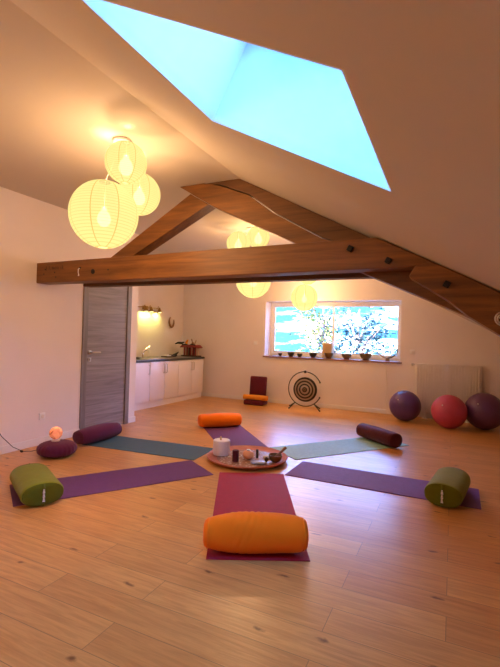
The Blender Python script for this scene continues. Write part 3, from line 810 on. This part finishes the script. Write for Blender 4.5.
b = BM(); lathe(b, [(0, 0), (.034, 0), (.034, .11), (.028, .116), (0, .116)], 18); tag(obj('votive_holder', b, 'burg', None, (-2.005, 3.985, TZ)), 'small dark burgundy cylinder candle at the front of the tray', 'candle')
slt = thing('salt_candle_holder', 'rough peach coloured salt candle holder in the tray centre', 'candle holder', (-1.93, 4.135, TZ))
b = BM(); bmesh.ops.create_icosphere(b, subdivisions=3, radius=.062)
for v in b.verts: v.co *= 1+.13*noise.noise(v.co*18); v.co.z = max(v.co.z*.75+.045, 0)
obj('salt_block', b, 'salt', slt, angle=20)
b = BM(); lathe(b, [(0, .080), (.02, .080), (.02, .098), (0, .098)], 14); obj('tealight', b, 'wax', slt)
b = BM(); lathe(b, [(0, 0), (.013, 0), (.013, .088), (0, .09)], 12); tag(obj('incense_tube', b, 'black', None, (-1.865, 4.22, TZ)), 'thin black upright tube behind the salt holder', 'tube')
b = BM(); bmesh.ops.create_icosphere(b, subdivisions=3, radius=1)
for v in b.verts: v.co = Vector((v.co.x*.085, v.co.y*.055, max(0, v.co.z*.018+.014)))*(1+.06*noise.noise(v.co*3))
tag(obj('agate_slice', b, 'stone_blue', None, (-1.765, 4.03, TZ), (0, 0, .3)), 'flat pale blue stone at the front right of the tray', 'stone')
b = BM(); bmesh.ops.create_icosphere(b, subdivisions=2, radius=1)
for v in b.verts: v.co = Vector((v.co.x*.055, v.co.y*.04, max(0, v.co.z*.02+.015)))
tag(obj('agate_slice', b, 'rock', None, (-1.76, 4.26, TZ), (0, 0, .8)), 'flat whitish stone behind the blue stone', 'stone')
b = BM(); bmesh.ops.create_icosphere(b, subdivisions=2, radius=1)
for v in b.verts: v.co = Vector((v.co.x*.018, v.co.y*.018, v.co.z*.028+.028))
tag(obj('pebble', b, 'brown', None, (-1.715, 4.115, TZ)), 'small dark standing pebble beside the singing bowl', 'stone')
sb = thing('singing_bowl', 'small bronze singing bowl on the right of the tray', 'bowl', (-1.64, 4.18, TZ))
b = BM(); lathe(b, [(0, 0), (.03, 0), (.058, .022), (.070, .055), (.072, .075), (.067, .075), (.062, .05), (.05, .024), (.026, .008), (0, .008)], 32); obj('bowl', b, 'bowl', sb)
b = BM(); tube(b, [(-.03, 0, .020), (.05, .055, .105), (.085, .08, .145)], [.012, .012, .015], 10); tag(obj('mallet', b, 'wicker', None, (-1.64, 4.18, TZ)), 'wooden mallet leaning in the singing bowl on the tray', 'mallet')
# little white crystals sprinkled over the tray
for k in range(26):
    a = random.uniform(0, 2*PI); r_ = math.sqrt(random.uniform(.02, .95))*.30
    p = (TC[0]+r_*math.cos(a), TC[1]+r_*math.sin(a), TZ)
    if any(math.hypot(p[0]-q[0], p[1]-q[1]) < d_ for q, d_ in [((-2.255, 4.135), .11), ((-2.005, 3.985), .05), ((-1.93, 4.135), .08), ((-1.765, 4.03), .10), ((-1.64, 4.18), .09), ((-1.76, 4.26), .07), ((-1.865, 4.22), .03), ((-1.715, 4.115), .03)]): continue
    b = BM(); bmesh.ops.create_icosphere(b, subdivisions=1, radius=random.uniform(.006, .012))
    for v in b.verts: v.co.z = max(0, v.co.z*.8+.006)
    tag(obj('crystal_chip', b, 'rock', None, p), 'tiny whitish crystal sprinkled on the tray centre', 'crystal', 'crystals sprinkled on the tray')

# ------------------------------------------------------------------ gong on its stand
gs = thing('gong_stand', 'black open ring gong stand against the back wall', 'gong stand', (-2.49, 7.75, 0))
GZ = .372
b = BM(); R1 = .322
pts = [(R1*math.cos(a), 0, GZ+R1*math.sin(a)) for a in [math.radians(26+i*(308/47)) for i in range(48)]]
tube(b, pts, .0095, 8); obj('ring_frame', b, 'iron', gs)
for a in (26, 334):
    b = BM(); ball(b, (R1*math.cos(math.radians(a)), 0, GZ+R1*math.sin(math.radians(a))), .017, 12, 8); obj('ring_end_cap', b, 'iron', gs)
b = BM(); ball(b, (0, 0, GZ+R1), .027, 14, 10); obj('top_knob', b, 'iron', gs)
for sx in (-1, 1):
    for sy in (-1, 1):
        b = BM(); tube(b, [(sx*.185, 0, .105), (sx*(.34 if sx*sy < 0 else .25), sy*.15, .010)], .010, 8); ball(b, (sx*(.34 if sx*sy < 0 else .25), sy*.15, .013), .014, 10, 8); obj('leg', b, 'iron', gs)
gg = thing('gong', 'round gong with dark and pale rings hanging in the black stand', 'gong', (-2.49, 7.745, GZ-.012))
b = BM(); lathe(b, [(0, .012), (.03, .012), (.045, .004), (.20, 0), (.226, -.006), (.232, -.03), (.226, -.03), (.220, -.010), (.05, -.004), (0, .004)], 64, None)
obj('disc', b, 'gong', gg, rot=(PI/2, 0, 0), angle=50)
for sx in (-1, 1):
    b = BM(); tube(b, [(sx*.10, .012, .200), (sx*.085, .0, .29), (sx*.04, 0, .33)], .004, 6)
    obj('hanging_cord', b, 'cord', gg)

# ------------------------------------------------------------------ floor chair with roll
fc = thing('floor_chair', 'maroon padded legless floor chair leaning by the back wall', 'floor chair', (-3.47, 7.72, 0), math.radians(4))
b = BM(); box(b, (0, -.02, .05), (.40, .30, .09), Matrix.Rotation(0, 4, 'X'), .02, 3); obj('seat_pad', b, 'maroon', fc)
rb = Matrix.Rotation(math.radians(-7), 4, 'X')
b = BM(); box(b, (0, .10, .31), (.35, .055, .46), rb, .024, 3); obj('backrest', b, 'maroon', fc)
b = BM(); w2, h2 = .145, .18
q = [Vector((x, -.028, z)) for x, z in ((-w2, -h2), (w2, -h2), (w2, h2), (-w2, h2))]
q = [rb @ v + Vector((0, .10, .31)) for v in q]
tube(b, q, .005, 6, True); obj('stitched_border', b, 'burg', fc)
bolster('slim amber roll lying on the maroon floor chair', .48, .058, .05, 'orange2', 'orange2', (-3.44, 7.62, .0965), math.radians(4), taper=.08, wr=.003, capb=.012, strap=False, name='bolster_roll', group=None, cat='bolster', endr=.02)

# ------------------------------------------------------------------ things on the window sill
SZ = WZ0+.0005
def sbowl(x, y, r, h, m, label, stripe=True):
    t = thing('singing_bowl', label, 'bowl', (x, y, SZ), 0, 'bowls in a row on the window sill')
    b = BM(); lathe(b, [(0, .012), (r*.45, .012), (r*.78, h*.35), (r*.96, h*.72), (r, h), (r*.93, h), (r*.88, h*.7), (r*.7, h*.38), (r*.4, h*.2), (0, h*.2)], 32); obj('bowl', b, m, t)
    b = BM(); lathe(b, [(r*.30, 0), (r*.52, 0), (r*.55, .012), (r*.46, .016), (r*.30, .012)], 24, close=True); obj('ring_cushion', b, 'maroon', t)
sbowl(-3.181, 8.21, .042, .060, 'bowl_dark', 'smallest dark bowl at the left end of the sill')
sbowl(-2.944, 8.20, .070, .088, 'bowl_dark', 'second bowl from the left on the sill, dark and flared')
sbowl(-2.76, 8.20, .056, .072, 'bowl_dark', 'third bowl from the left on the sill, small and dark')
sbowl(-2.485, 8.20, .076, .092, 'bowl_dark', 'fourth dark bowl from the left on the sill')
sbowl(-2.169, 8.19, .088, .105, 'bowl', 'bronze bowl on the sill in front of the brown picture card')
sbowl(-1.823, 8.20, .094, .105, 'bowl', 'bronze bowl on the sill right of the window mullion')
sbowl(-1.467, 8.20, .110, .125, 'bowl', 'largest bronze bowl on the sill, between mullion and antler')
b = BM(); tube(b, [(-.02, 0, .10), (.06, 0, .125), (.11, 0, .16)], .005, 6); ball(b, (.115, 0, .163), .016, 10, 8); tag(obj('mallet', b, 'black', None, (-1.455, 8.22, SZ)), 'black tipped mallet resting in the largest sill bowl', 'mallet')
pc = thing('picture_card', 'brown picture card standing on the sill near the mullion', 'card', (-2.235, 8.31, SZ))
b = BM(); box(b, (0, 0, .15), (.185, .012, .30), Matrix.Rotation(-.06, 4, 'X'), .002); obj('board', b, 'cream', pc)
b = BM(); box(b, (0, -.010, .155), (.155, .006, .24), Matrix.Rotation(-.06, 4, 'X')); obj('picture', b, 'tan', pc)
b = BM(); box(b, (0, .03, .06), (.03, .07, .12), None, .002); obj('rear_prop', b, 'cream', pc)
an = thing('antler', 'small pale antler with dark tips on a stub at the right end of the sill', 'antler', (-1.073, 8.20, SZ)); an.scale = (1.15, 1.15, 1.25)
b = BM(); lathe(b, [(0, 0), (.035, 0), (.030, .03), (.022, .045), (0, .05)], 14); obj('stub', b, 'wicker', an)
b = BM(); tube(b, [(0, 0, .045), (.06, 0, .06), (.12, .0, .10), (.15, 0, .15), (.155, 0, .19)], [.012, .011, .010, .008, .003], 8); obj('dark_branch', b, 'bowl_dark', an)
b = BM(); tube(b, [(0, 0, .045), (-.07, 0, .06), (-.14, 0, .11), (-.17, 0, .15)], [.015, .012, .008, .003], 8); tube(b, [(-.06, 0, .06), (-.075, 0, .13)], [.008, .003], 6); tube(b, [(.05, 0, .06), (.035, 0, .18)], [.008, .003], 6); obj('pale_branch', b, 'bone', an)
b = BM(); tube(b, [(-1.09, 8.09, .93), (-1.075, 8.085, .70), (-1.05, 8.085, .45), (-1.075, 8.083, .25), (-1.03, 8.083, .085)], .004, 6); tag(obj('thin_cord', b, 'cord'), 'thin white cord hanging below the right end of the sill', 'cord')

# ------------------------------------------------------------------ paper lanterns
def rose(x, y, label):
    b = BM(); lathe(b, [(0, 0), (.055, 0), (.07, -.008), (.07, -.022), (.05, -.030), (0, -.032)], 28)
    tag(obj('ceiling_rose', b, 'pvc', None, (x, y, ZC)), label, 'ceiling rose')
def lantern(x, y, z, r, cx_, cy_, label, power=1.0, bdy=(0, 0, 0)):
    t = thing('paper_lantern', label, 'lantern', (x, y, z), 0, 'round paper lanterns')
    b = BM(); prof = []; n = 24*4; a0 = .16
    for i in range(n+1):
        zz = math.cos(a0+(PI-2*a0)*i/n)
        zl = zz; k = .5+.5*math.cos(2*PI*24*((zl/math.cos(a0)+1)/2))
        rr = math.sqrt(max(0, 1-zl*zl))
        prof.append((r*(rr-.012*(1-k)*rr), r*zl))
    lathe(b, prof, 56); obj('shade', b, 'paper', t, angle=80)
    b = BM(); lathe(b, [(r*.14, r*.985), (r*.17, r*.985), (r*.17, r*.96), (r*.14, r*.96)], 24, close=True); obj('top_ring', b, 'iron', t)
    b = BM(); tube(b, [(0, 0, .05), (0, 0, r), (cx_-x, cy_-y, ZC-.030-z)] if ZC-.03-z > r+.005 else [(0, 0, .05), (0, 0, ZC-.03-z)], .004, 6); obj('cord', b, 'cord', t)
    b = BM(); lathe(b, [(0, .055), (.018, .055), (.020, .03), (.040, .005), (.050, -.03), (.045, -.06), (.025, -.085), (0, -.092)], 20); bb = obj('bulb', b, 'bulb', t)
    ld = bpy.data.lights.new('lantern_bulb', 'POINT'); ld.energy = BULB*power; ld.color = (1, .57, .30); ld.shadow_soft_size = .055
    lo = bpy.data.objects.new('lantern_bulb', ld); C.objects.link(lo); lo.parent = t; lo.location = (0, 0, -.03)
rose(-2.33, 2.536, 'white ceiling rose above the nearest lantern cluster')
lantern(-2.144, 2.38, 2.526, .147, -2.33, 2.536, 'small high paper lantern of the nearest cluster, in front of the medium one', .35)
lantern(-2.375, 2.42, 2.187, .250, -2.33, 2.536, 'largest paper lantern, lowest of the cluster nearest the camera', 1.5)
lantern(-2.37, 2.80, 2.460, .172, -2.33, 2.536, 'medium paper lantern half behind the small one, nearest cluster', .7)
rose(-2.50, 5.25, 'white ceiling rose above the middle lantern cluster')
lantern(-2.35, 5.15, 2.63, .150, -2.50, 5.25, 'small upper right paper lantern seen through the truss triangle', .35)
lantern(-2.67, 5.20, 2.58, .160, -2.50, 5.25, 'upper left paper lantern seen above the tie beam in the triangle', .35)
lantern(-2.53, 5.42, 2.10, .245, -2.50, 5.25, 'large paper lantern cut by the tie beam, left of the window', 2.2)
rose(-2.40, 7.40, 'white ceiling rose above the lanterns by the window')
lantern(-2.50, 7.60, 2.068, .245, -2.40, 7.40, 'paper lantern hanging in front of the left window pane', 1.8)
lantern(-2.36, 7.35, 2.46, .18, -2.40, 7.40, 'paper lantern whose lower edge peeks out under the tie beam', .8)

rose(-2.33, -.30, 'unseen white ceiling rose added for the lanterns behind the camera')  # unseen lantern pair added behind the camera to brighten the foreground
lantern(-2.33, -.35, 2.19, .25, -2.33, -.30, 'large unseen paper lantern added behind the camera to light the foreground', 2.2)
lantern(-1.98, -.20, 2.50, .15, -2.33, -.30, 'small unseen paper lantern added behind the camera to light the foreground', .4)

# ------------------------------------------------------------------ outside
b = BM(); nx, ny = 70, 60; g = []
for j in range(ny+1):
    row = []
    for i in range(nx+1):
        x = -90+130*i/nx; y = 9.5+95*j/ny
        z = -3+max(0, y-22)*.30+max(0, y-45)*.15+2.2*noise.noise(Vector((x*.05, y*.05, 0)))*min(1, (y-9)/20)
        row.append(b.verts.new((x, y, z)))
    g.append(row)
for j in range(ny):
    for i in range(nx): b.faces.new((g[j][i], g[j][i+1], g[j+1][i+1], g[j+1][i]))
hl = obj('hillside', b, 'hill'); hl['kind'] = 'structure'

def tree(x, y, z0, h, cr, m, label, nl, seed):
    rnd = random.Random(seed)
    t = thing('garden_tree', label, 'tree', (x, y, z0), 0, 'trees outside the window')
    b = BM(); tube(b, [(0, 0, 0), (.1, 0, h*.35), (0, .1, h*.6), (.1, 0, h*.95)], [.16, .12, .08, .02], 8)
    tips = []
    for k in range(22):
        a = rnd.uniform(0, 2*PI); s = rnd.uniform(.3, .9)
        rr = cr*math.sin(PI*min(1, (s-.15)/.9))*rnd.uniform(.6, 1)
        tip = (rr*math.cos(a), rr*math.sin(a), h*s+rr*.35)
        tube(b, [(0.05, 0, h*s*.8), (tip[0]*.5, tip[1]*.5, (h*s*.8+tip[2])/2+.1), tip], [.05, .03, .008], 5); tips.append(tip)
    obj('trunk', b, 'bark', t)
    b = BM()
    for k in range(nl):
        tp_ = rnd.choice(tips); u = rnd.uniform(.35, 1.08)
        c = Vector((tp_[0]*u, tp_[1]*u, tp_[2]*(.75+.25*u))) + Vector([rnd.gauss(0, .26) for _ in range(3)])
        s = rnd.uniform(.04, .085); R3 = Matrix.Rotation(rnd.uniform(0, 6), 3, 'Z') @ Matrix.Rotation(rnd.uniform(0, 3), 3, 'X')
        vs = [b.verts.new(c+R3 @ Vector(p)*s) for p in ((-1, -.55, 0), (0, -.7, .15), (1, 0, 0), (0, .7, .15), (-1, .55, 0))]
        b.faces.new(vs)
    obj('foliage', b, m, t, smooth=False)
tree(-4.9, 17.2, -3.1, 6.4, 1.5, 'leaf2', 'loose olive tree outside behind the left window pane', 1700, 1)
tree(-3.3, 16.4, -3.1, 5.9, 1.5, 'leaf', 'grey green tree outside behind the middle of the right pane', 2300, 2)
tree(-1.7, 19.5, -3.0, 4.6, 1.6, 'leaf', 'low grey green tree outside to the right of the other trees', 1200, 5)

# ------------------------------------------------------------------ daylight
w_ = bpy.data.worlds.new('sky'); bpy.context.scene.world = w_; w_.use_nodes = True
nt = w_.node_tree; bg = nt.nodes['Background']
tcw = nt.nodes.new('ShaderNodeTexCoord'); sxw = nt.nodes.new('ShaderNodeSeparateXYZ'); nt.links.new(tcw.outputs['Generated'], sxw.inputs[0])
cr = nt.nodes.new('ShaderNodeValToRGB'); cr.color_ramp.elements[0].position = 0; cr.color_ramp.elements[1].position = .6
cr.color_ramp.elements[0].color = (.85, .66, .95, 1); cr.color_ramp.elements[1].color = (.02, .33, .92, 1)
e_ = cr.color_ramp.elements.new(.30); e_.color = (.28, .40, 1, 1)
nt.links.new(sxw.outputs['Z'], cr.inputs['Fac']); nt.links.new(cr.outputs['Color'], bg.inputs['Color'])
bg.inputs['Strength'].default_value = SKY
sd = bpy.data.lights.new('sun', 'SUN'); sd.energy = SUN; sd.color = (1, .78, .88); sd.angle = .01
so = bpy.data.objects.new('sun', sd); C.objects.link(so)
so.rotation_euler = Vector((.62, .72, -.30)).to_track_quat('-Z', 'Y').to_euler()

# ------------------------------------------------------------------ camera
yaw, pitch, roll = -.441, .0101, -.0291
fw = Vector((math.sin(yaw)*math.cos(pitch), math.cos(yaw)*math.cos(pitch), math.sin(pitch)))
ri = fw.cross(Vector((0, 0, 1))).normalized(); dn = fw.cross(ri)
r2 = ri*math.cos(roll)+dn*math.sin(roll); d2 = dn*math.cos(roll)-ri*math.sin(roll)
cd = bpy.data.cameras.new('camera'); co = bpy.data.objects.new('camera', cd); C.objects.link(co)
mw = Matrix.Identity(4)
for i in range(3): mw[i][0] = r2[i]; mw[i][1] = -d2[i]; mw[i][2] = -fw[i]
mw[2][3] = 1.3
co.matrix_world = mw
cd.sensor_fit = 'HORIZONTAL'; cd.sensor_width = 36; cd.lens = 430.1/500*36; cd.clip_start = .05; cd.clip_end = 500
sc_ = bpy.context.scene; sc_.camera = co
sc_.view_settings.view_transform = 'Standard'; sc_.view_settings.look = 'None'; sc_.view_settings.gamma = 1
sc_.view_settings.exposure = EXPO; sc_.view_settings.use_curve_mapping = False
